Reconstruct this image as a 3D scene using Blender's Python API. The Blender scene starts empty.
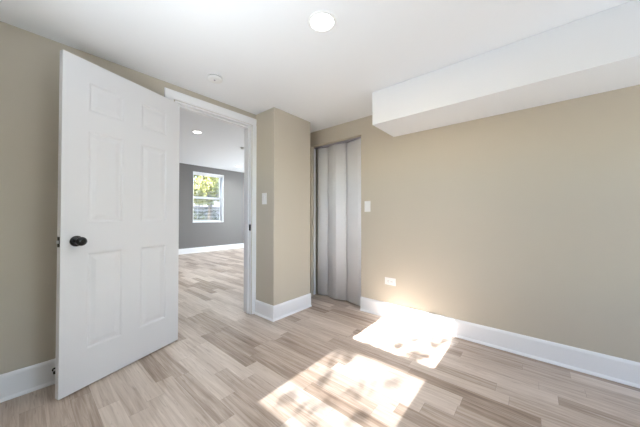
import bpy, bmesh, math, random
from mathutils import Vector, Matrix
random.seed(7)
S = bpy.context.scene
COL = S.collection
PI = math.pi

# ------------------------------------------------------------------ camera
cam = bpy.data.cameras.new('camera')
cam.sensor_width = 36.0
cam.lens = 251.86 / 640 * 36
cam.clip_start = 0.02
cam_o = bpy.data.objects.new('camera', cam)
COL.objects.link(cam_o)
yaw, pit, rol = math.radians(40.258), math.radians(0.686), math.radians(0.06)
F = Vector((-math.sin(yaw) * math.cos(pit), math.cos(yaw) * math.cos(pit), math.sin(pit)))
R = Vector((math.cos(yaw), math.sin(yaw), 0))
U = R.cross(F)
R2 = R * math.cos(rol) + U * math.sin(rol)
U2 = -R * math.sin(rol) + U * math.cos(rol)
M = Matrix((R2, U2, -F)).transposed().to_4x4()
M.translation = Vector((0, 0, 1.0713))
cam_o.matrix_world = M
S.camera = cam_o

# ------------------------------------------------------------------ world, sun, daylight
w = bpy.data.worlds.new('sky')
S.world = w
w.use_nodes = True
nt = w.node_tree
bg = nt.nodes['Background']
sky = nt.nodes.new('ShaderNodeTexSky')
sky.sky_type = 'NISHITA'
sky.sun_disc = False
sky.sun_elevation = math.radians(38)
sky.sun_rotation = math.radians(180)
nt.links.new(sky.outputs['Color'], bg.inputs['Color'])
bg.inputs['Strength'].default_value = 1.75

SLOPE = 0.64
XR = 2.20                              # right wall of the room
sd = bpy.data.lights.new('sun', 'SUN')
sd.energy = 78.0
sd.color = (1.0, 1.0, 1.0)
sd.angle = math.radians(0.53)
so = bpy.data.objects.new('sun', sd)
COL.objects.link(so)
so.location = (-0.9, -6, 6)
so.rotation_euler = Vector((0, 1, -SLOPE)).to_track_quat('-Z', 'Y').to_euler()


def area_lamp(name, loc, direction, sx, sy, power, color=(0.86, 0.95, 1.0)):
    l = bpy.data.lights.new(name, 'AREA')
    l.shape = 'RECTANGLE'
    l.size, l.size_y, l.energy, l.color = sx, sy, power, color
    o = bpy.data.objects.new(name, l)
    COL.objects.link(o)
    o.location = loc
    o.rotation_euler = Vector(direction).to_track_quat('-Z', 'Z').to_euler()
    return o


area_lamp('daylight_front_window', (-0.88, -0.66, 1.48), (0, 1, 0.2), 0.8, 1.3, 1.5)
area_lamp('fill_right_window', (2.42, 1.68, 1.22), (-1, 0, 0.25), 1.3, 1.2, 12)  # added fill lamp at the unseen right-hand window
# added fill lamps that brighten the ceiling, standing in for ground bounce; spread kept upwards
up1 = area_lamp('ceiling_fill_front', (-0.88, -0.44, 1.02), (0, 0.55, 1), 0.8, 0.4, 14.5)
up2 = area_lamp('ceiling_fill_right', (XR - 0.02, 1.68, 1.0), (-0.8, -0.15, 1), 1.2, 0.8, 10)
up1.data.spread = up2.data.spread = math.radians(115)
area_lamp('fill_far_room', (-5.6, 7.22, 1.5), (0, -1, 0.1), 2.2, 1.4, 340)  # added lamp brightening the far room from an unseen side window
S.view_settings.view_transform = 'Standard'
S.view_settings.look = 'None'
S.view_settings.exposure = 0.05
S.view_settings.gamma = 1.0
S.view_settings.use_curve_mapping = False


# ------------------------------------------------------------------ materials
def lin(r, g, b):
    f = lambda c: (c / 255) / 12.92 if c / 255 <= 0.04045 else ((c / 255 + 0.055) / 1.055) ** 2.4
    return (f(r), f(g), f(b), 1)


def mat(name, col, rough=0.5, bump=0.0, bscale=200.0, var=0.0, metal=0.0, spec=0.5, emit=0.0):
    m = bpy.data.materials.new(name)
    m.use_nodes = True
    n, l = m.node_tree.nodes, m.node_tree.links
    b = n['Principled BSDF']
    b.inputs['Base Color'].default_value = col
    b.inputs['Roughness'].default_value = rough
    b.inputs['Metallic'].default_value = metal
    b.inputs['Specular IOR Level'].default_value = spec
    tc = n.new('ShaderNodeTexCoord')
    if bump:
        no = n.new('ShaderNodeTexNoise')
        no.inputs['Scale'].default_value = bscale
        no.inputs['Detail'].default_value = 3
        bu = n.new('ShaderNodeBump')
        bu.inputs['Strength'].default_value = bump
        bu.inputs['Distance'].default_value = 0.001
        l.new(tc.outputs['Object'], no.inputs['Vector'])
        l.new(no.outputs['Fac'], bu.inputs['Height'])
        l.new(bu.outputs['Normal'], b.inputs['Normal'])
    if var:
        no = n.new('ShaderNodeTexNoise')
        no.inputs['Scale'].default_value = 3.0
        no.inputs['Detail'].default_value = 4
        mx = n.new('ShaderNodeMix')
        mx.data_type = 'RGBA'
        mx.inputs[6].default_value = tuple(c * (1 - var) for c in col[:3]) + (1,)
        mx.inputs[7].default_value = tuple(min(1, c * (1 + var)) for c in col[:3]) + (1,)
        l.new(tc.outputs['Object'], no.inputs['Vector'])
        l.new(no.outputs['Fac'], mx.inputs[0])
        l.new(mx.outputs[2], b.inputs['Base Color'])
    if emit:
        b.inputs['Emission Color'].default_value = (1, 0.98, 0.95, 1)
        b.inputs['Emission Strength'].default_value = emit
    return m


BEIGE = mat('beige_wall_paint', (0.56, 0.508, 0.42, 1), 0.75, 0.15, 250, 0.015, spec=0.25)
GREY = mat('grey_wall_paint', (0.205, 0.195, 0.190, 1), 0.75, 0.15, 250, 0.015, spec=0.25)
CEIL = mat('ceiling_paint', (0.90, 0.915, 0.935, 1), 0.85, 0.1, 200, 0.006, spec=0.2)
TRIM = mat('trim_paint', (0.88, 0.885, 0.90, 1), 0.35, 0.05, 60)
DOORP = mat('door_paint', (0.755, 0.755, 0.765, 1), 0.42, 0.08, 120)
VINYL = mat('accordion_vinyl', (0.90, 0.905, 0.93, 1), 0.5, 0.1, 90)
TRACK = mat('track_metal', (0.42, 0.40, 0.46, 1), 0.4, 0.05, 90, metal=0.6)
BLACK = mat('black_hardware', (0.004, 0.004, 0.004, 1), 0.16, 0.03, 80, spec=0.6)
STEEL = mat('steel', (0.62, 0.62, 0.62, 1), 0.3, 0.05, 80, metal=1.0)
RUBBER = mat('black_rubber', (0.015, 0.015, 0.015, 1), 0.7, 0.05, 80)
PLATE = mat('white_plastic', (0.86, 0.86, 0.85, 1), 0.35, 0.02, 60)
DARK = mat('dark_slot', (0.05, 0.05, 0.05, 1), 0.6, 0.02, 60)
LENS = mat('lamp_lens', (0.9, 0.9, 0.9, 1), 0.4, 0.02, 60, emit=9.0)
BLIND = mat('blind_slat', (0.85, 0.85, 0.85, 1), 0.5, 0.05, 60)
BARK = mat('bark', (0.10, 0.075, 0.05, 1), 0.9, 0.6, 30, 0.2)
ASPH = mat('outside_ground', (0.05, 0.05, 0.056, 1), 0.95, 0.5, 40, 0.2)
SIDING = mat('white_siding', (0.17, 0.17, 0.175, 1), 0.7, 0.1, 40, 0.02)
ROOF = mat('dark_roof', (0.07, 0.07, 0.08, 1), 0.9, 0.3, 40, 0.1)
INNER = mat('closet_inner', (0.3, 0.28, 0.25, 1), 0.8, 0.1, 100)


def pane_mat():
    m = bpy.data.materials.new('window_glass')
    m.use_nodes = True
    n, l = m.node_tree.nodes, m.node_tree.links
    n.remove(n['Principled BSDF'])
    t, g, f, x = (n.new('ShaderNodeBsdfTransparent'), n.new('ShaderNodeBsdfGlossy'), n.new('ShaderNodeFresnel'), n.new('ShaderNodeMixShader'))
    g.inputs['Roughness'].default_value = 0.02
    f.inputs['IOR'].default_value = 1.3
    l.new(f.outputs[0], x.inputs[0]); l.new(t.outputs[0], x.inputs[1]); l.new(g.outputs[0], x.inputs[2])
    l.new(x.outputs[0], n['Material Output'].inputs[0])
    return m


def screen_mat():
    m = bpy.data.materials.new('insect_mesh')
    m.use_nodes = True
    n, l = m.node_tree.nodes, m.node_tree.links
    n.remove(n['Principled BSDF'])
    t, g, x = n.new('ShaderNodeBsdfTransparent'), n.new('ShaderNodeBsdfDiffuse'), n.new('ShaderNodeMixShader')
    g.inputs['Color'].default_value = (0.12, 0.12, 0.12, 1)
    x.inputs[0].default_value = 0.872
    l.new(t.outputs[0], x.inputs[1]); l.new(g.outputs[0], x.inputs[2])
    l.new(x.outputs[0], n['Material Output'].inputs[0])
    return m


def leaf_mat(name, a, b):
    m = bpy.data.materials.new(name)
    m.use_nodes = True
    n, l = m.node_tree.nodes, m.node_tree.links
    n.remove(n['Principled BSDF'])
    tc, no, mx = n.new('ShaderNodeTexCoord'), n.new('ShaderNodeTexNoise'), n.new('ShaderNodeMix')
    no.inputs['Scale'].default_value = 3.5
    mx.data_type = 'RGBA'
    mx.inputs[6].default_value, mx.inputs[7].default_value = a, b
    d, t, x = n.new('ShaderNodeBsdfDiffuse'), n.new('ShaderNodeBsdfTranslucent'), n.new('ShaderNodeMixShader')
    x.inputs[0].default_value = 0.5
    l.new(tc.outputs['Object'], no.inputs['Vector']); l.new(no.outputs['Fac'], mx.inputs[0])
    l.new(mx.outputs[2], d.inputs[0]); l.new(mx.outputs[2], t.inputs[0])
    l.new(d.outputs[0], x.inputs[1]); l.new(t.outputs[0], x.inputs[2])
    l.new(x.outputs[0], n['Material Output'].inputs[0])
    return m


GLASS, SCREEN = pane_mat(), screen_mat()
LEAFY = leaf_mat('yellow_green_leaf', (0.07, 0.08, 0.025, 1), (0.44, 0.44, 0.17, 1))
LEAFG = leaf_mat('green_leaf', (0.012, 0.018, 0.006, 1), (0.06, 0.07, 0.02, 1))


def floor_mat():
    """Strip laminate: strips run along X, ~9.3 cm wide, staggered, each with its own tone and grain."""
    m = bpy.data.materials.new('laminate_floor')
    m.use_nodes = True
    n, l = m.node_tree.nodes, m.node_tree.links
    b = n['Principled BSDF']

    def math_(op, a, c=None):
        q = n.new('ShaderNodeMath'); q.operation = op
        for i, v in enumerate((a, c)):
            if v is None: continue
            if isinstance(v, (int, float)): q.inputs[i].default_value = v
            else: l.new(v, q.inputs[i])
        return q.outputs[0]

    def white(x, y=None):
        q = n.new('ShaderNodeTexWhiteNoise'); q.noise_dimensions = '2D'
        c = n.new('ShaderNodeCombineXYZ')
        l.new(x, c.inputs[0])
        if y is not None: l.new(y, c.inputs[1])
        l.new(c.outputs[0], q.inputs['Vector'])
        return q.outputs['Value']
    tc = n.new('ShaderNodeTexCoord'); sp = n.new('ShaderNodeSeparateXYZ')
    l.new(tc.outputs['Object'], sp.inputs[0])
    X, Y = sp.outputs[0], sp.outputs[1]
    rw = math_('DIVIDE', math_('ADD', Y, 0.003), 0.0945)
    row = math_('FLOOR', rw); rf = math_('FRACT', rw)
    off = math_('MULTIPLY', white(row), 7.31)
    ln = math_('ADD', 0.52, math_('MULTIPLY', white(math_('ADD', row, 77.7)), 0.22))
    cx = math_('ADD', math_('DIVIDE', X, ln), off)
    colm = math_('FLOOR', cx); cf = math_('FRACT', cx)
    rid = white(row, colm)
    rid2 = white(math_('ADD', row, 31.3), colm)
    # grain
    cv = n.new('ShaderNodeCombineXYZ')
    l.new(math_('ADD', math_('MULTIPLY', X, 1.5), math_('MULTIPLY', rid, 40)), cv.inputs[0])
    l.new(math_('MULTIPLY', Y, 30), cv.inputs[1])
    l.new(math_('MULTIPLY', rid2, 60), cv.inputs[2])
    g = n.new('ShaderNodeTexNoise')
    g.inputs['Scale'].default_value = 1.6; g.inputs['Detail'].default_value = 5
    g.inputs['Roughness'].default_value = 0.6; g.inputs['Distortion'].default_value = 0.7
    l.new(cv.outputs[0], g.inputs['Vector'])
    cv2 = n.new('ShaderNodeCombineXYZ')
    l.new(math_('ADD', math_('MULTIPLY', X, 6), math_('MULTIPLY', rid2, 50)), cv2.inputs[0])
    l.new(math_('MULTIPLY', Y, 130), cv2.inputs[1])
    g2 = n.new('ShaderNodeTexNoise')
    g2.inputs['Scale'].default_value = 1.0; g2.inputs['Detail'].default_value = 3
    l.new(cv2.outputs[0], g2.inputs['Vector'])
    v = math_('ADD', math_('MULTIPLY', rid, 0.54), math_('MULTIPLY', g.outputs['Fac'], 1.0))
    v = math_('ADD', v, math_('MULTIPLY', g2.outputs['Fac'], 0.26))
    v = math_('SUBTRACT', v, 0.43)
    cr = n.new('ShaderNodeValToRGB')
    e = cr.color_ramp.elements
    e[0].position = 0.0; e[0].color = lin(128, 108, 94)
    e[1].position = 1.0; e[1].color = lin(224, 212, 202)
    for p, c in ((0.25, lin(164, 146, 131)), (0.5, lin(192, 176, 163)), (0.75, lin(209, 195, 183))):
        k = e.new(p); k.color = c
    l.new(v, cr.inputs[0])
    # seams
    s1 = math_('LESS_THAN', rf, 0.016)
    s2 = math_('LESS_THAN', math_('MULTIPLY', cf, ln), 0.0022)
    seam = math_('MAXIMUM', s1, s2)
    # sparse dark pores along the grain
    vo = n.new('ShaderNodeCombineXYZ')
    l.new(math_('ADD', math_('MULTIPLY', X, 5), math_('MULTIPLY', rid, 90)), vo.inputs[0])
    l.new(math_('MULTIPLY', Y, 70), vo.inputs[1])
    g3 = n.new('ShaderNodeTexNoise'); g3.inputs['Scale'].default_value = 1.0; g3.inputs['Detail'].default_value = 4; g3.inputs['Distortion'].default_value = 1.5
    l.new(vo.outputs[0], g3.inputs['Vector'])
    pore = math_('MULTIPLY', math_('MINIMUM', math_('MAXIMUM', math_('MULTIPLY', math_('SUBTRACT', g3.outputs['Fac'], 0.58), 8), 0), 1), 0.35)
    mp = n.new('ShaderNodeMix'); mp.data_type = 'RGBA'
    l.new(pore, mp.inputs[0]); l.new(cr.outputs[0], mp.inputs[6]); mp.inputs[7].default_value = lin(120, 100, 86)
    me_ = n.new('ShaderNodeMix'); me_.data_type = 'RGBA'
    l.new(math_('MULTIPLY', s1, 0.4), me_.inputs[0]); l.new(mp.outputs[2], me_.inputs[6]); me_.inputs[7].default_value = lin(222, 210, 200)
    mx = n.new('ShaderNodeMix'); mx.data_type = 'RGBA'
    l.new(math_('MULTIPLY', s2, 0.4), mx.inputs[0])
    l.new(me_.outputs[2], mx.inputs[6]); mx.inputs[7].default_value = lin(110, 92, 80)
    l.new(mx.outputs[2], b.inputs['Base Color'])
    b.inputs['Roughness'].default_value = 0.42
    b.inputs['Specular IOR Level'].default_value = 0.4
    bu = n.new('ShaderNodeBump'); bu.inputs['Strength'].default_value = 0.12; bu.inputs['Distance'].default_value = 0.001
    l.new(math_('SUBTRACT', math_('MULTIPLY', g2.outputs['Fac'], 0.4), seam), bu.inputs['Height'])
    l.new(bu.outputs['Normal'], b.inputs['Normal'])
    return m


FLOOR = floor_mat()


# ------------------------------------------------------------------ helpers
def box(bm, x0, y0, z0, x1, y1, z1, mi=0):
    vs = [bm.verts.new((x, y, z)) for z in (z0, z1) for y in (y0, y1) for x in (x0, x1)]
    fs = []
    for idx in ((0, 2, 3, 1), (4, 5, 7, 6), (0, 1, 5, 4), (2, 6, 7, 3), (0, 4, 6, 2), (1, 3, 7, 5)):
        f = bm.faces.new([vs[i] for i in idx]); f.material_index = mi; fs.append(f)
    return fs


def lathe(bm, prof, axis='Z', at=(0, 0, 0), n=32, cap=True):
    """prof: list of (radius, height along axis)."""
    rings = []
    for r, h in prof:
        ring = []
        for i in range(n):
            a = 2 * PI * i / n
            c, s = r * math.cos(a), r * math.sin(a)
            p = {'Z': (c, s, h), 'Y': (c, h, -s), 'X': (h, c, s)}[axis]
            ring.append(bm.verts.new(Vector(at) + Vector(p)))
        rings.append(ring)
    for a, b in zip(rings, rings[1:]):
        for i in range(n):
            f = bm.faces.new((a[i], a[(i + 1) % n], b[(i + 1) % n], b[i])); f.smooth = True
    if cap:
        bm.faces.new(list(reversed(rings[0]))); bm.faces.new(rings[-1])


def extrude(bm, pts2, f0, f1):
    """close a 2D profile between two maps point->3D."""
    a = [bm.verts.new(f0(*p)) for p in pts2]
    b = [bm.verts.new(f1(*p)) for p in pts2]
    n = len(a)
    for i in range(n):
        bm.faces.new((a[i], a[(i + 1) % n], b[(i + 1) % n], b[i]))
    bm.faces.new(list(reversed(a))); bm.faces.new(b)


def obj(name, bm, mats, parent=None, bevel=0.0, seg=2, loc=None):
    bmesh.ops.recalc_face_normals(bm, faces=bm.faces)
    me = bpy.data.meshes.new(name)
    bm.to_mesh(me); bm.free()
    for m in (mats if isinstance(mats, (list, tuple)) else [mats]):
        me.materials.append(m)
    o = bpy.data.objects.new(name, me)
    COL.objects.link(o)
    if parent: o.parent = parent
    if loc: o.location = loc
    if bevel:
        b = o.modifiers.new('bevel', 'BEVEL'); b.width = bevel; b.segments = seg; b.limit_method = 'ANGLE'
        b.angle_limit = math.radians(40)
    return o


def tag(o, label, cat=None, group=None, kind=None):
    if label: o['label'] = label
    if cat: o['category'] = cat
    if group: o['group'] = group
    if kind: o['kind'] = kind
    return o


def empty(name, loc=(0, 0, 0), rz=0.0):
    o = bpy.data.objects.new(name, None)
    COL.objects.link(o)
    o.location = loc; o.rotation_euler = (0, 0, rz); o.empty_display_size = 0.05
    return o


def struct(name, bm, mats, label, cat, bevel=0.0):
    return tag(obj(name, bm, mats, None, bevel), label, cat, None, 'structure')


# ------------------------------------------------------------------ dimensions (metres)
XL, YB, ZC = -2.366, 2.525, 2.210      # left wall, back wall, ceiling
YF = -0.45                             # right wall XR, right wall, window wall behind the camera
TW = 0.13
XLB = XL - TW                          # far-room side of the left wall
FX, FZ = -7.60, 2.58                   # far room: end wall, ceiling
FY0, FY1 = -1.5, 7.0
DY0, DY1, DZ = 0.845, 1.625, 2.080     # doorway
CX0, CX1, CZ = -2.298, -1.516, 2.022   # closet opening in the back wall
HB, TB = 0.152, 0.014

# ------------------------------------------------------------------ structure
bm = bmesh.new(); box(bm, FX - 0.2, FY0 - 0.2, -0.1, XR + 0.2, FY1 + 0.2, 0.0)
struct('floor', bm, FLOOR, 'pale greige wood strip laminate floor running through both rooms', 'floor')
bm = bmesh.new(); box(bm, XL, YF, ZC, XR, YB, ZC + 0.1)
struct('ceiling', bm, CEIL, 'smooth white ceiling of the near room', 'ceiling')
bm = bmesh.new(); box(bm, FX - 0.2, FY0 - 0.2, FZ, XLB, FY1 + 0.2, FZ + 0.1)
struct('ceiling_far', bm, CEIL, 'white ceiling of the grey room beyond the doorway', 'ceiling')


def wall(name, axis, a, b, u0, u1, z0, z1, hole, mats, label, near_mat=0, far_mat=0):
    """slab between planes a (near) and b (far) on axis, from u0..u1, one hole (u0,u1,z0,z1) or None."""
    bm = bmesh.new()
    rects = [(u0, u1, z0, z1)] if not hole else [
        (u0, hole[0], z0, z1), (hole[1], u1, z0, z1), (hole[0], hole[1], hole[3], z1)] + (
        [(hole[0], hole[1], z0, hole[2])] if hole[2] > z0 else [])
    for (p, q, r, s) in rects:
        if axis == 'x': fs = box(bm, min(a, b), p, r, max(a, b), q, s)
        else: fs = box(bm, p, min(a, b), r, q, max(a, b), s)
        for f in fs:
            c = f.calc_center_median()
            v = c.x if axis == 'x' else c.y
            f.material_index = far_mat if abs(v - b) < 1e-5 else near_mat
    bmesh.ops.remove_doubles(bm, verts=bm.verts, dist=1e-5)
    return struct(name, bm, mats, label, 'wall')


wall('wall_left', 'x', XL, XLB, FY0, FY1, 0, FZ, (DY0, DY1, 0, DZ), [BEIGE, GREY], 'taupe wall on the left, behind the open white door', 0, 1)
wall('wall_back', 'y', YB, YB + 0.14, XL, XR + 0.15, 0, FZ, (CX0, CX1, 0, CZ), [BEIGE], 'long beige wall on the right with an outlet and the folding closet door')
W1 = (-1.29, -0.475, 0.82, 2.15)
wall('wall_front', 'y', YF, YF - 0.15, XL, XR + 0.15, 0, FZ, W1, [BEIGE], 'beige wall behind the camera with the sunny window')
W2 = (1.00, 2.36, 0.60, 1.85)
wall('wall_right', 'x', XR, XR + 0.15, YF, YB, 0, FZ, W2, [BEIGE], 'beige wall to the right of the picture with an added window')
W3 = (3.222, 4.162, 0.895, 2.385)
wall('wall_far', 'x', FX, FX - 0.2, FY0, FY1, 0, FZ, W3, [GREY], 'grey end wall of the far room with the window')
W4 = (-6.7, -4.5, 0.8, 2.2)
wall('wall_far_front', 'y', FY0, FY0 - 0.2, FX - 0.2, XLB, 0, FZ, None, [GREY], 'grey side wall of the far room, hidden behind the left wall')
wall('wall_far_back', 'y', FY1, FY1 + 0.2, FX - 0.2, XLB, 0, FZ, W4, [GREY], 'grey side wall of the far room with an added wide window, right of the doorway view')
# closet behind the accordion door
bm = bmesh.new()
box(bm, XL - 0.0, 3.25, 0, -1.3, 3.3, FZ); box(bm, XL - 0.05, YB + 0.14, 0, XL, 3.3, FZ)
box(bm, -1.35, YB + 0.14, 0, -1.3, 3.25, FZ); box(bm, XL, YB + 0.14, 2.3, -1.35, 3.25, 2.35)
struct('wall_closet', bm, INNER, 'inside walls of the closet behind the folding door', 'wall')
# chase beside the doorway
bm = bmesh.new(); box(bm, XL, 1.679, 0, -2.047, 2.2385, ZC)
struct('wall_column', bm, BEIGE, 'floor to ceiling beige boxed column between doorway and closet', 'column', 0.004)
# bulkhead
bm = bmesh.new(); box(bm, -1.120, 2.062, 1.910, XR, YB, ZC)
struct('ceiling_bulkhead', bm, CEIL, 'white boxed bulkhead along the top of the back wall', 'bulkhead', 0.003)

# ------------------------------------------------------------------ baseboards
BP = [(0, 0), (TB + 0.011, 0), (TB + 0.010, 0.007), (TB + 0.004, 0.016), (TB, 0.019), (TB, HB - 0.018), (TB - 0.003, HB - 0.008), (TB - 0.008, HB), (0, HB)]


def base_run(bm, p, q, nrm, ext0=0.0, ext1=0.0):
    """baseboard from p to q with outward normal nrm; ext = mitre slope at each end (+1 outside corner)."""
    p, q, nrm = Vector(p), Vector(q), Vector(nrm)
    d = (q - p).normalized()
    extrude(bm, BP, lambda t, h: Vector((*(p + nrm * t - d * t * ext0), h)), lambda t, h: Vector((*(q + nrm * t + d * t * ext1), h)))


bm = bmesh.new(); base_run(bm, (XL, YF), (XL, 0.766), (1, 0), -1)
struct('baseboard_left', bm, TRIM, 'white baseboard under the taupe wall behind the door', 'baseboard')
bm = bmesh.new(); base_run(bm, (CX1 - 0.002, YB), (XR, YB), (0, -1), 0, -1)
struct('baseboard_back', bm, TRIM, 'tall white baseboard along the beige wall on the right', 'baseboard')
bm = bmesh.new()
base_run(bm, (XL, 1.679), (-2.047, 1.679), (0, -1), 0, 1); base_run(bm, (-2.047, 1.679), (-2.047, 2.2385), (1, 0), 1, 0)
struct('baseboard_column', bm, TRIM, 'white baseboard wrapped round the foot of the beige column', 'baseboard')
bm = bmesh.new(); base_run(bm, (XL, YF), (XR, YF), (0, 1), -1, -1)
struct('baseboard_front', bm, TRIM, 'white baseboard under the sunny window behind the camera', 'baseboard')
bm = bmesh.new(); base_run(bm, (XR, YF), (XR, YB), (-1, 0), -1, -1)
struct('baseboard_right', bm, TRIM, 'white baseboard of the wall right of the picture', 'baseboard')
bm = bmesh.new(); base_run(bm, (FX, FY0), (FX, FY1), (1, 0), -1, -1)
struct('baseboard_far', bm, TRIM, 'white baseboard under the far grey wall with the window', 'baseboard')

# ------------------------------------------------------------------ doorway frame and casing
CT = 0.016
root = tag(empty('trim_1', (XL, 0.8, 0)), 'white casing and jamb framing the open doorway', 'door frame', None, 'structure')
inv = Matrix.Translation((-XL, -0.8, 0))


def under(bm, r):
    bmesh.ops.transform(bm, matrix=Matrix.Translation(-r.location), verts=bm.verts)


CP = [(0, 0), (0, CT * 0.55), (0.008, CT * 0.8), (0.02, CT * 0.85), (0.05, CT), (0.068, CT), (0.072, CT * 0.8), (0.072, 0)]   # from opening outwards
bm = bmesh.new()
extrude(bm, CP, lambda t, h: (XL + h, DY0 - 0.012 - t, 0), lambda t, h: (XL + h, DY0 - 0.012 - t, DZ + 0.004 + t)); under(bm, root)
obj('casing', bm, TRIM, root)
bm = bmesh.new()
extrude(bm, CP, lambda t, h: (XL + h, DY0 - 0.012 - t, DZ + 0.004 + t), lambda t, h: (XL + h, 1.679, DZ + 0.004 + t)); under(bm, root)
obj('casing', bm, TRIM, root)
bm = bmesh.new()
CPr = [(0, 0), (0, CT * 0.55), (0.008, CT * 0.8), (0.02, CT * 0.85), (0.046, CT), (0.046, 0)]
extrude(bm, CPr, lambda t, h: (XL + h, DY1 + 0.008 + t, 0), lambda t, h: (XL + h, DY1 + 0.008 + t, DZ + 0.004)); under(bm, root)
obj('casing', bm, TRIM, root)
bm = bmesh.new()
box(bm, XLB - 0.004, DY0, 0, XL + 0.004, DY0 + 0.016, DZ); box(bm, XLB - 0.004, DY1 - 0.0, 0, XL + 0.004, DY1 - 0.016 + 0.012, DZ)
box(bm, XLB - 0.004, DY0 + 0.016, DZ - 0.016, XL + 0.004, DY1 - 0.004, DZ); under(bm, root)
jamb = obj('jamb', bm, TRIM, root, 0.0015)
bm = bmesh.new()
box(bm, XL - 0.075, DY0 + 0.016, 0, XL - 0.04, DY0 + 0.027, DZ - 0.016); box(bm, XL - 0.075, DY1 - 0.015, 0, XL - 0.04, DY1 - 0.004, DZ - 0.016)
box(bm, XL - 0.075, DY0 + 0.027, DZ - 0.027, XL - 0.04, DY1 - 0.015, DZ - 0.016); under(bm, root)
obj('door_stop_strip', bm, TRIM, root, 0.002)
bm = bmesh.new(); box(bm, XL - 0.034, DY1 - 0.0065, 0.915, XL - 0.002, DY1 - 0.003, 0.985)
box(bm, XL - 0.026, DY1 - 0.0085, 0.93, XL - 0.012, DY1 - 0.006, 0.97); under(bm, root)
tag(obj('strike_plate', bm, BLACK, root, 0.001), 'black strike plate')

# ------------------------------------------------------------------ six panel door
DW, DH0, DH1, DT = 0.7735, 0.008, 2.052, 0.035
ang = math.radians(18.55)
# local frame: +x from hinge to free edge, +y = visible face normal
door = empty('door_1', (-2.348, 0.877, 0))
ex = Vector((math.sin(ang), -math.cos(ang), 0)); ey = Vector((math.cos(ang), math.sin(ang), 0))
door.rotation_euler = (0, 0, math.atan2(ex.y, ex.x))
tag(door, 'white six-panel door with black knob, swung open against the left wall', 'door', None, 'structure')
cols = [(0.114, 0.322), (0.440, 0.648)]
rows = [(0.236, 0.842), (1.030, 1.618), (1.735, 1.925)]
bm = bmesh.new()
ux = [0, cols[0][0], cols[0][1], cols[1][0], cols[1][1], DW]
zz = [DH0, rows[0][0], rows[0][1], rows[1][0], rows[1][1], rows[2][0], rows[2][1], DH1]
for yv in (0.0, -DT):
    g = [[bm.verts.new((u, yv, z)) for u in ux] for z in zz]
    for i in range(len(zz) - 1):
        for j in range(len(ux) - 1):
            if (j in (1, 3)) and (i in (1, 3, 5)): continue
            bm.faces.new((g[i][j], g[i][j + 1], g[i + 1][j + 1], g[i + 1][j]))
    if yv == 0.0: g0 = g
    else: g1 = g
for j in range(len(ux) - 1):
    for i in (0, len(zz) - 1):
        bm.faces.new((g0[i][j], g0[i][j + 1], g1[i][j + 1], g1[i][j]))
for i in range(len(zz) - 1):
    for j in (0, len(ux) - 1):
        bm.faces.new((g0[i][j], g0[i + 1][j], g1[i + 1][j], g1[i][j]))
leaf = obj('door_leaf', bm, DOORP, door)
for (z0, z1) in rows:
    for (u0, u1) in cols:
        bm = bmesh.new()
        for sgn, y0 in ((1, 0.0), (-1, -DT)):
            prev = None
            for ins, dep in ((0, 0), (0.004, -0.0005), (0.010, -0.003), (0.014, -0.006), (0.026, -0.006), (0.048, -0.002), (0.052, -0.0017)):
                y = y0 + sgn * dep
                ring = [bm.verts.new(p) for p in ((u0 + ins, y, z0 + ins), (u1 - ins, y, z0 + ins), (u1 - ins, y, z1 - ins), (u0 + ins, y, z1 - ins))]
                if prev:
                    for k in range(4): bm.faces.new((prev[k], prev[(k + 1) % 4], ring[(k + 1) % 4], ring[k]))
                prev = ring
            bm.faces.new(prev)
        obj('panel', bm, DOORP, door)
KZ, KU = 0.920, DW - 0.074
for sgn, y0 in ((1, 0.0), (-1, -DT)):
    bm = bmesh.new()
    lathe(bm, [(r, y0 + sgn * h) for r, h in ((0.033, 0), (0.033, 0.004), (0.030, 0.009), (0.022, 0.011), (0.0125, 0.012), (0.0115, 0.030), (0.014, 0.034),
               (0.021, 0.038), (0.0262, 0.045), (0.0275, 0.052), (0.0255, 0.060), (0.019, 0.066), (0.010, 0.068))], 'Y', (KU, 0, KZ), 36)
    tag(obj('knob', bm, BLACK, door), 'round black knob on a round rosette')
bm = bmesh.new()
box(bm, DW - 0.0005, -DT * 0.5 - 0.0125, KZ - 0.03, DW + 0.0015, -DT * 0.5 + 0.0125, KZ + 0.03)
lp = obj('latch_plate', bm, BLACK, door, 0.0005)
bm = bmesh.new(); box(bm, DW + 0.0015, -DT * 0.5 - 0.006, KZ - 0.009, DW + 0.010, -DT * 0.5 + 0.006, KZ + 0.009)
o = obj('latch_bolt', bm, STEEL, lp, 0.002)
for hz in (0.25, 1.02, 1.80):
    bm = bmesh.new()
    lathe(bm, [(0.0055, hz - 0.045), (0.0055, hz + 0.045)], 'Z', (-0.006, -DT - 0.004, 0), 12)
    box(bm, -0.001, -DT + 0.002, hz - 0.044, 0.0005, -0.004, hz + 0.044)
    tag(obj('hinge', bm, BLACK, door), None)

# ------------------------------------------------------------------ accordion closet door
acc = tag(empty('door_2', ((CX0 + CX1) / 2, YB + 0.13, 0)), 'white vinyl accordion folding door closing the closet', 'folding door', None, 'structure')
zig = [(-2.252, 2.606), (-2.105, 2.648), (-1.950, 2.592), (-1.800, 2.645), (-1.575, 2.588), (CX1 - 0.003, 2.628)]


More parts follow.
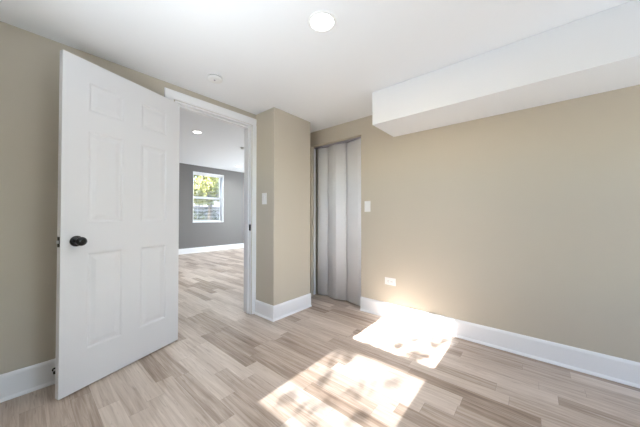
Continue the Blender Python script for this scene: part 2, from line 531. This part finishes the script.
def fold_panel(p, q, z0, z1, th=0.006):
    """one fold: a slightly crowned vertical sheet between two fold lines."""
    bm = bmesh.new()
    p, q = Vector((*p, 0)), Vector((*q, 0))
    d = (q - p); nn = Vector((d.y, -d.x, 0)).normalized()
    prof = []
    K = 8
    for i in range(K + 1):
        t = i / K
        prof.append(p + d * t + nn * (0.006 * math.sin(PI * t)))
    back = [v - nn * th for v in reversed(prof)]
    pts = prof + back
    a = [bm.verts.new((v.x, v.y, z0)) for v in pts]; b = [bm.verts.new((v.x, v.y, z1)) for v in pts]
    n = len(pts)
    for i in range(n):
        f = bm.faces.new((a[i], a[(i + 1) % n], b[(i + 1) % n], b[i])); f.smooth = i < K
    bm.faces.new(list(reversed(a))); bm.faces.new(b)
    under(bm, acc)
    return bm


for p, q in zip(zig, zig[1:]):
    obj('panel', fold_panel(p, q, 0.014, CZ - 0.020), VINYL, acc)
bm = bmesh.new(); box(bm, CX0 + 0.001, 2.575, 0.004, CX0 + 0.010, 2.612, CZ - 0.022); under(bm, acc)
tag(obj('jamb_post', bm, VINYL, acc, 0.001), 'narrow white post on the left jamb')
bm = bmesh.new(); box(bm, CX0 + 0.001, 2.588, CZ - 0.018, CX1 - 0.001, 2.655, CZ - 0.001); under(bm, acc)
tag(obj('track', bm, TRACK, acc), 'grey metal track along the top')

# ------------------------------------------------------------------ windows
def window(name, axis, wallnear, wallfar, hole, label, lower_glass, upper_glass, side, screen, sy_low, sy_up, cw=0.03):
    """double-hung window in a hole (u0,u1,z0,z1); glass spans given as (z0,z1); side=(ul,ur) glass edges."""
    u0, u1, z0, z1 = hole
    r = tag(empty(name, ((u0 + u1) / 2, wallnear, z0) if axis == 'y' else (wallnear, (u0 + u1) / 2, z0)), label, 'window', None, 'structure')

    def bx(bm, ua, ub, va, vb, za, zb):
        if axis == 'y': box(bm, ua, min(va, vb), za, ub, max(va, vb), zb)
        else: box(bm, min(va, vb), ua, za, max(va, vb), ub, zb)
    sgn = 1 if wallnear > wallfar else -1
    bm = bmesh.new()
    t = 0.012
    a, b = wallnear, wallfar
    bx(bm, u0, u0 + t, a, b, z0, z1); bx(bm, u1 - t, u1, a, b, z0, z1); bx(bm, u0 + t, u1 - t, a, b, z1 - t, z1); bx(bm, u0 + t, u1 - t, a, b, z0, z0 + t)
    under(bm, r); obj('window_frame', bm, TRIM, r)
    bm = bmesh.new()
    bx(bm, u0 - cw, u1 + cw, a, a + sgn * 0.02, z0 - cw * 0.7, z0)
    bx(bm, u0 - cw, u0, a, a + sgn * 0.012, z0, z1 + cw); bx(bm, u1, u1 + cw, a, a + sgn * 0.012, z0, z1 + cw); bx(bm, u0, u1, a, a + sgn * 0.012, z1, z1 + cw)
    under(bm, r); obj('window_casing', bm, TRIM, r, 0.002)
    for (ga, gb), v, zb0, zb1 in ((lower_glass, sy_low, z0 + t, lower_glass[1] + 0.05), (upper_glass, sy_up, upper_glass[0] - 0.06, z1 - t)):
        bm = bmesh.new()
        w2 = 0.012
        bx(bm, u0 + t, side[0], v - w2, v + w2, zb0, zb1); bx(bm, side[1], u1 - t, v - w2, v + w2, zb0, zb1)
        bx(bm, side[0], side[1], v - w2, v + w2, zb0, ga); bx(bm, side[0], side[1], v - w2, v + w2, gb, zb1)
        under(bm, r); sh = obj('sash', bm, TRIM, r)
        bm = bmesh.new(); bx(bm, side[0], side[1], v - 0.002, v + 0.002, ga, gb); under(bm, r)
        obj('pane', bm, GLASS, sh)
    if screen:
        bm = bmesh.new(); v = sy_up - sgn * 0.03
        ga, gb = lower_glass[0] - 0.03, lower_glass[1] + 0.06
        q = [(side[0] - 0.03, ga), (side[1] + 0.03, ga), (side[1] + 0.03, gb), (side[0] - 0.03, gb)]
        bm.faces.new([bm.verts.new((u, v, z) if axis == 'y' else (v, u, z)) for u, z in q]); under(bm, r)
        obj('insect_screen', bm, SCREEN, r)
    return r


zl = lambda fy, y: SLOPE * (fy - y)
ylo, yup = YF - 0.055, YF - 0.083
window('window_1', 'y', YF, YF - 0.15, W1, 'white double-hung window behind the camera throwing the sun patches',
       (zl(0.877, ylo), zl(1.735, ylo)), (zl(1.885, yup), zl(2.745, yup)), (-1.222, -0.545), True, ylo, yup)
window('added_window_right', 'x', XR, XR + 0.15, W2, 'added white double-hung window in the wall right of the picture, for light',
       (0.66, 1.19), (1.26, 1.79), (1.07, 2.29), False, XR + 0.06, XR + 0.09)  # unseen window, added to bring light in from the right
window('window_3', 'x', FX, FX - 0.2, W3, 'white double-hung window in the far grey wall, trees outside',
       (0.955, 1.61), (1.675, 2.32), (3.272, 4.105), False, FX - 0.13, FX - 0.16, 0.010)
window('added_window_far', 'y', FY1, FY1 + 0.2, W4, 'added wide white window lighting the far room from the side',
       (0.88, 1.45), (1.53, 2.12), (-6.6, -4.6), False, FY1 + 0.10, FY1 + 0.13)  # unseen window, added as an opening for the far room's fill lamp

# blind in the far window
bl = tag(empty('window_blind', (FX - 0.05, 3.685, 2.37)), 'white horizontal slat blind, slats open, in the far window', 'blind')
bm = bmesh.new(); box(bm, FX - 0.085, 3.22, 2.315, FX - 0.03, 4.15, 2.371); under(bm, bl); obj('head_rail', bm, BLIND, bl, 0.003)
bm = bmesh.new()
nsl = 31
for i in range(nsl):
    z = 2.29 - i * 0.0435
    c, s = math.cos(math.radians(-9)) * 0.022, math.sin(math.radians(-9)) * 0.022
    vs = []
    for dz in (-0.0012, 0.0012):
        for k, yy in ((-1, 3.225), (1, 3.225), (1, 4.145), (-1, 4.145)):
            vs.append(bm.verts.new((FX - 0.058 + k * c, yy, z + k * s + dz)))
    for idx in ((3, 2, 1, 0), (4, 5, 6, 7), (0, 1, 5, 4), (1, 2, 6, 5), (2, 3, 7, 6), (3, 0, 4, 7)):
        bm.faces.new([vs[k] for k in idx])
under(bm, bl); obj('slats', bm, BLIND, bl)
bm = bmesh.new(); box(bm, FX - 0.08, 3.225, 0.925, FX - 0.035, 4.145, 0.945); under(bm, bl); obj('bottom_rail', bm, BLIND, bl, 0.002)
bm = bmesh.new()
for yy in (3.38, 3.99):
    for dx in (-0.082, -0.034): box(bm, FX + dx - 0.0008, yy - 0.0008, 0.94, FX + dx + 0.0008, yy + 0.0008, 2.32)
under(bm, bl); obj('ladder_cords', bm, BLIND, bl)

# ------------------------------------------------------------------ ceiling fittings
def downlight(x, y, z, r, label, power, group=None):
    t = tag(empty('recessed_light', (x, y, z)), label, 'ceiling light', group)
    bm = bmesh.new()
    lathe(bm, [(r, -0.001), (r + 0.003, -0.006), (r + 0.012, -0.007), (r + 0.017, -0.004), (r + 0.018, 0.0)], n=40, cap=False)
    obj('trim_ring', bm, PLATE, t)
    bm = bmesh.new(); lathe(bm, [(0.001, -0.0035), (r * 0.6, -0.0035), (r, -0.002), (r, 0.0)], n=40)
    obj('lens', bm, LENS, t)
    l = bpy.data.lights.new('lamp', 'AREA'); l.shape = 'DISK'; l.size = r * 2; l.energy = power; l.color = (0.94, 0.98, 1.0); l.spread = math.radians(150)
    o = bpy.data.objects.new('lamp', l); COL.objects.link(o); o.parent = t; o.location = (0, 0, -0.012)
    return t


downlight(-0.935, 1.122, ZC, 0.066, 'bright round recessed light in the near ceiling', 6.5)
downlight(-4.58, 2.005, FZ, 0.066, 'round recessed light seen high through the doorway, nearer one', 25, 'recessed lights of the far room')
downlight(-6.79, 4.20, FZ, 0.066, 'small round recessed light near the far window, right of it', 18, 'recessed lights of the far room')


def detector(x, y, z, label, r=0.058):
    t = tag(empty('smoke_detector', (x, y, z)), label, 'smoke detector')
    bm = bmesh.new(); lathe(bm, [(r, 0), (r, -0.008)], n=40); obj('base_plate', bm, PLATE, t)
    if r > 0.055:
        bm = bmesh.new(); lathe(bm, [(r - 0.004, -0.008), (r - 0.004, -0.012)], n=40); tag(obj('vent_gap', bm, DARK, t), 'dark vent gap')
    bm = bmesh.new(); lathe(bm, [(r - 0.001, -0.012 if r > 0.055 else -0.008), (r - 0.001, -0.020), (r - 0.006, -0.028), (r - 0.016, -0.033), (0.004, -0.035)], n=40); obj('cover', bm, PLATE, t)
    bm = bmesh.new(); lathe(bm, [(0.007, -0.034), (0.006, -0.0375)], at=(0.012, -0.010, 0), n=16); tag(obj('test_button', bm, TRACK, t), 'small grey test button')
    return t


detector(-1.975, 1.005, ZC, 'round white smoke detector on the near ceiling')
detector(-4.86, 3.12, FZ, 'small round white detector on the far room ceiling', 0.05)


# ------------------------------------------------------------------ electrical plates (built facing -Y)
def plate(name, x, y, z, w, h, label, cat, kind):
    t = tag(empty(name, (x, y, z)), label, cat)
    bm = bmesh.new(); box(bm, -w / 2, -0.0055, -h / 2, w / 2, 0, h / 2); obj('cover_plate', bm, PLATE, t, 0.0025, 3)
    if kind == 'switch':
        bm = bmesh.new(); box(bm, -0.0175, -0.0068, -0.034, 0.0175, -0.0055, 0.034); f = obj('rocker_frame', bm, PLATE, t, 0.0005)
        bm = bmesh.new()
        extrude(bm, [(-0.030, -0.0068), (-0.030, -0.0078), (0.030, -0.0125), (0.030, -0.0068)], lambda zz_, yy_: (-0.0145, yy_, zz_), lambda zz_, yy_: (0.0145, yy_, zz_))
        obj('rocker', bm, PLATE, t, 0.0006)
        scr = [(0, 0.047), (0, -0.047)]
    else:
        for sx in (-0.0195, 0.0195):
            bm = bmesh.new(); lathe(bm, [(0.0165, -0.0055), (0.0165, -0.0078), (0.0155, -0.0084)], 'Y', (sx, 0, 0), 28)
            rc = obj('receptacle', bm, PLATE, t)
            bm = bmesh.new()
            for sz in (-0.0063, 0.0063): box(bm, sx - 0.001, -0.0088, sz - 0.0012, sx + 0.008, -0.0082, sz + 0.0012)
            lathe(bm, [(0.0026, -0.0082), (0.0026, -0.0088)], 'Y', (sx - 0.008, 0, 0), 12)
            tag(obj('slots', bm, DARK, rc), 'dark plug slots')
        scr = [(0, 0)]
    for (sx, sz) in scr:
        bm = bmesh.new(); lathe(bm, [(0.003, -0.0055), (0.0028, -0.0066)], 'Y', (sx, 0, sz), 14); obj('screw', bm, PLATE, t)
    return t


plate('light_switch', -2.203, 1.679, 1.262, 0.076, 0.121, 'white rocker light switch on the beige column beside the doorway', 'light switch', 'switch')
plate('light_switch', -1.432, YB, 1.186, 0.076, 0.121, 'white rocker light switch on the back wall right of the folding door', 'light switch', 'switch')
plate('wall_outlet', -1.161, YB, 0.384, 0.122, 0.078, 'white sideways wall outlet low on the beige wall', 'outlet', 'outlet')

# ------------------------------------------------------------------ spring door stop on the left baseboard
ds = tag(empty('door_stop', (XL + TB, 0.142, 0.088)), 'small black-tipped door stop on the left baseboard behind the door edge', 'door stop')
bm = bmesh.new(); lathe(bm, [(0.012, 0), (0.012, 0.003), (0.007, 0.006)], 'X', n=20); obj('mount', bm, BLACK, ds)
bm = bmesh.new(); lathe(bm, [(0.0045 + 0.0012 * (i % 2), 0.006 + i * 0.0022) for i in range(18)], 'X', n=16); obj('spring', bm, STEEL, ds)
bm = bmesh.new(); lathe(bm, [(0.007, 0.043), (0.0095, 0.045), (0.0095, 0.053), (0.007, 0.056)], 'X', n=20); tag(obj('bumper', bm, RUBBER, ds), 'black rubber tip')

# ------------------------------------------------------------------ outside
bm = bmesh.new(); box(bm, -60, -40, -0.45, 40, 40, -0.15)
struct('ground_outside', bm, ASPH, 'grey paved ground outside the windows', 'ground')


def leaves(bm, c, rad, n, size, flat=1.0):
    for _ in range(n):
        while True:
            d = Vector((random.uniform(-1, 1), random.uniform(-1, 1), random.uniform(-1, 1)))
            if d.length < 1: break
        p = Vector(c) + Vector((d.x * rad, d.y * rad, d.z * rad * flat))
        a = Vector((random.gauss(0, 1), random.gauss(0, 1), random.gauss(0, 1))).normalized()
        b = a.cross(Vector((random.gauss(0, 1), random.gauss(0, 1), random.gauss(0, 1)))).normalized()
        s = size * random.uniform(0.7, 1.3)
        bm.faces.new([bm.verts.new(p + v) for v in (-a * s, b * s * 0.5 - a * s * 0.1, a * s, -b * s * 0.5 - a * s * 0.1)])


def limb(bm, p, q, r0, r1, n=8):
    p, q = Vector(p), Vector(q)
    m = (q - p).to_track_quat('Z', 'Y').to_matrix()
    L = (q - p).length
    a = [bm.verts.new(p + m @ Vector((r0 * math.cos(2 * PI * i / n), r0 * math.sin(2 * PI * i / n), 0))) for i in range(n)]
    b = [bm.verts.new(p + m @ Vector((r1 * math.cos(2 * PI * i / n), r1 * math.sin(2 * PI * i / n), L))) for i in range(n)]
    for i in range(n):
        f = bm.faces.new((a[i], a[(i + 1) % n], b[(i + 1) % n], b[i])); f.smooth = True
    bm.faces.new(list(reversed(a))); bm.faces.new(b)


def tree(x, y, trunk_h, clumps, nleaf, lsize, lm, label, group=None, rt=0.16):
    t = tag(empty('tree', (x, y, -0.15)), label, 'tree', group)
    bm = bmesh.new(); limb(bm, (x, y, -0.2), (x + 0.1, y, trunk_h), rt, rt * 0.6)
    for c, r in clumps: limb(bm, (x + 0.1, y, trunk_h - 0.1), c, rt * 0.35, 0.015, 6)
    under(bm, t); obj('trunk', bm, BARK, t)
    bm = bmesh.new()
    for c, r in clumps: leaves(bm, c, r, nleaf, lsize, 0.85)
    under(bm, t); obj('foliage', bm, lm, t)
    return t


def crown(x, y, z, r, n):
    return [((x + random.uniform(-r, r), y + random.uniform(-r, r), z + random.uniform(-r * .75, r * .75)), r * random.uniform(.4, .6)) for _ in range(n)]


tree(-13.5, 6.6, 2.0, crown(-13.5, 6.6, 3.2, 1.5, 12), 420, 0.11, LEAFY, 'yellow-green leafy tree filling the upper panes of the far window', None)
tree(-16.5, 9.4, 2.0, crown(-16.5, 9.4, 3.6, 1.7, 10), 300, 0.13, LEAFY, 'yellow-green tree farther off behind the right of the far window', None)
hd = tag(empty('shrub', (-14.8, 6.9, -0.15)), 'dark green shrub low behind the lower panes of the far window', 'shrub')
bm = bmesh.new()
for k in range(9): leaves(bm, (-14.8 + random.uniform(-.4, .4), 5.2 + k * 0.45, 0.75 + random.uniform(-.1, .3)), 0.55, 200, 0.07)
under(bm, hd); obj('foliage', bm, LEAFG, hd)
for k in range(5):
    bm = bmesh.new(); limb(bm, (-14.8, 5.4 + k * 0.8, -0.2), (-14.8, 5.4 + k * 0.8, 0.6), 0.03, 0.015, 6)
    under(bm, hd); obj('stem', bm, BARK, hd)
hs = tag(empty('house', (-24, 11, -0.15)), 'white house across the street behind the trees, seen through the far window', 'house')
bm = bmesh.new(); box(bm, -28, 7, -0.2, -22, 17, 1.9); under(bm, hs); obj('wall', bm, SIDING, hs)
bm = bmesh.new()
extrude(bm, [(-28.4, 1.9), (-21.6, 1.9), (-25, 3.9)], lambda xx, z: (xx, 6.7, z), lambda xx, z: (xx, 17.3, z)); under(bm, hs); obj('roof', bm, ROOF, hs)

# tree whose leaves dapple the sun through window_1: clumps are placed along the sun's rays
def on_ray(fx, fy, y):
    return (fx, y, SLOPE * (fy - y))


spots = [(-0.79, 2.28, 0.075), (-0.73, 2.40, 0.07), (-0.66, 2.31, 0.075), (-0.74, 1.93, 0.05), (-0.67, 1.99, 0.06), (-0.87, 2.04, 0.045), (-0.62, 2.20, 0.04), (-0.85, 2.38, 0.05),
         (-0.66, 2.60, 0.05), (-0.58, 2.56, 0.05), (-0.72, 2.68, 0.04), (-0.60, 2.70, 0.04), (-0.57, 2.42, 0.04),
         (-1.15, 1.64, 0.13), (-1.04, 1.72, 0.09), (-0.68, 1.55, 0.055), (-0.84, 1.38, 0.09), (-0.93, 1.08, 0.09), (-1.05, 1.30, 0.06), (-1.10, 1.00, 0.05), (-0.72, 1.15, 0.05)]
cl = [(on_ray(fx, fy, -2.7 + random.uniform(-.5, .5)), r * (1.1 if fy > 1.9 else 0.95)) for fx, fy, r in spots]
tr = tag(empty('tree', (-2.6, -5.0, -0.15)), 'leafy tree outside the window behind the camera, dappling the sun patch', 'tree')
bm = bmesh.new(); limb(bm, (-2.6, -5, -0.2), (-2.5, -4.9, 3.2), 0.13, 0.08)
for c, r in cl[:3]: limb(bm, (-2.5, -4.9, 3.1), c, 0.016, 0.004, 6)
big = [((-2.6 + random.uniform(-.9, .5), -5.0 + random.uniform(-.8, .8), 3.9 + random.uniform(-.5, .7)), 0.4) for _ in range(10)]
for c, r in big: limb(bm, (-2.5, -4.9, 3.1), c, 0.05, 0.01, 6)
under(bm, tr); obj('trunk', bm, BARK, tr)
bm = bmesh.new()
for i, (c, r) in enumerate(cl): leaves(bm, c, r, int((6500 if i < 13 else 1000) * r * r + 6), 0.036)
for c, r in big: leaves(bm, c, r, 160, 0.06)
under(bm, tr); obj('foliage', bm, LEAFG, tr)
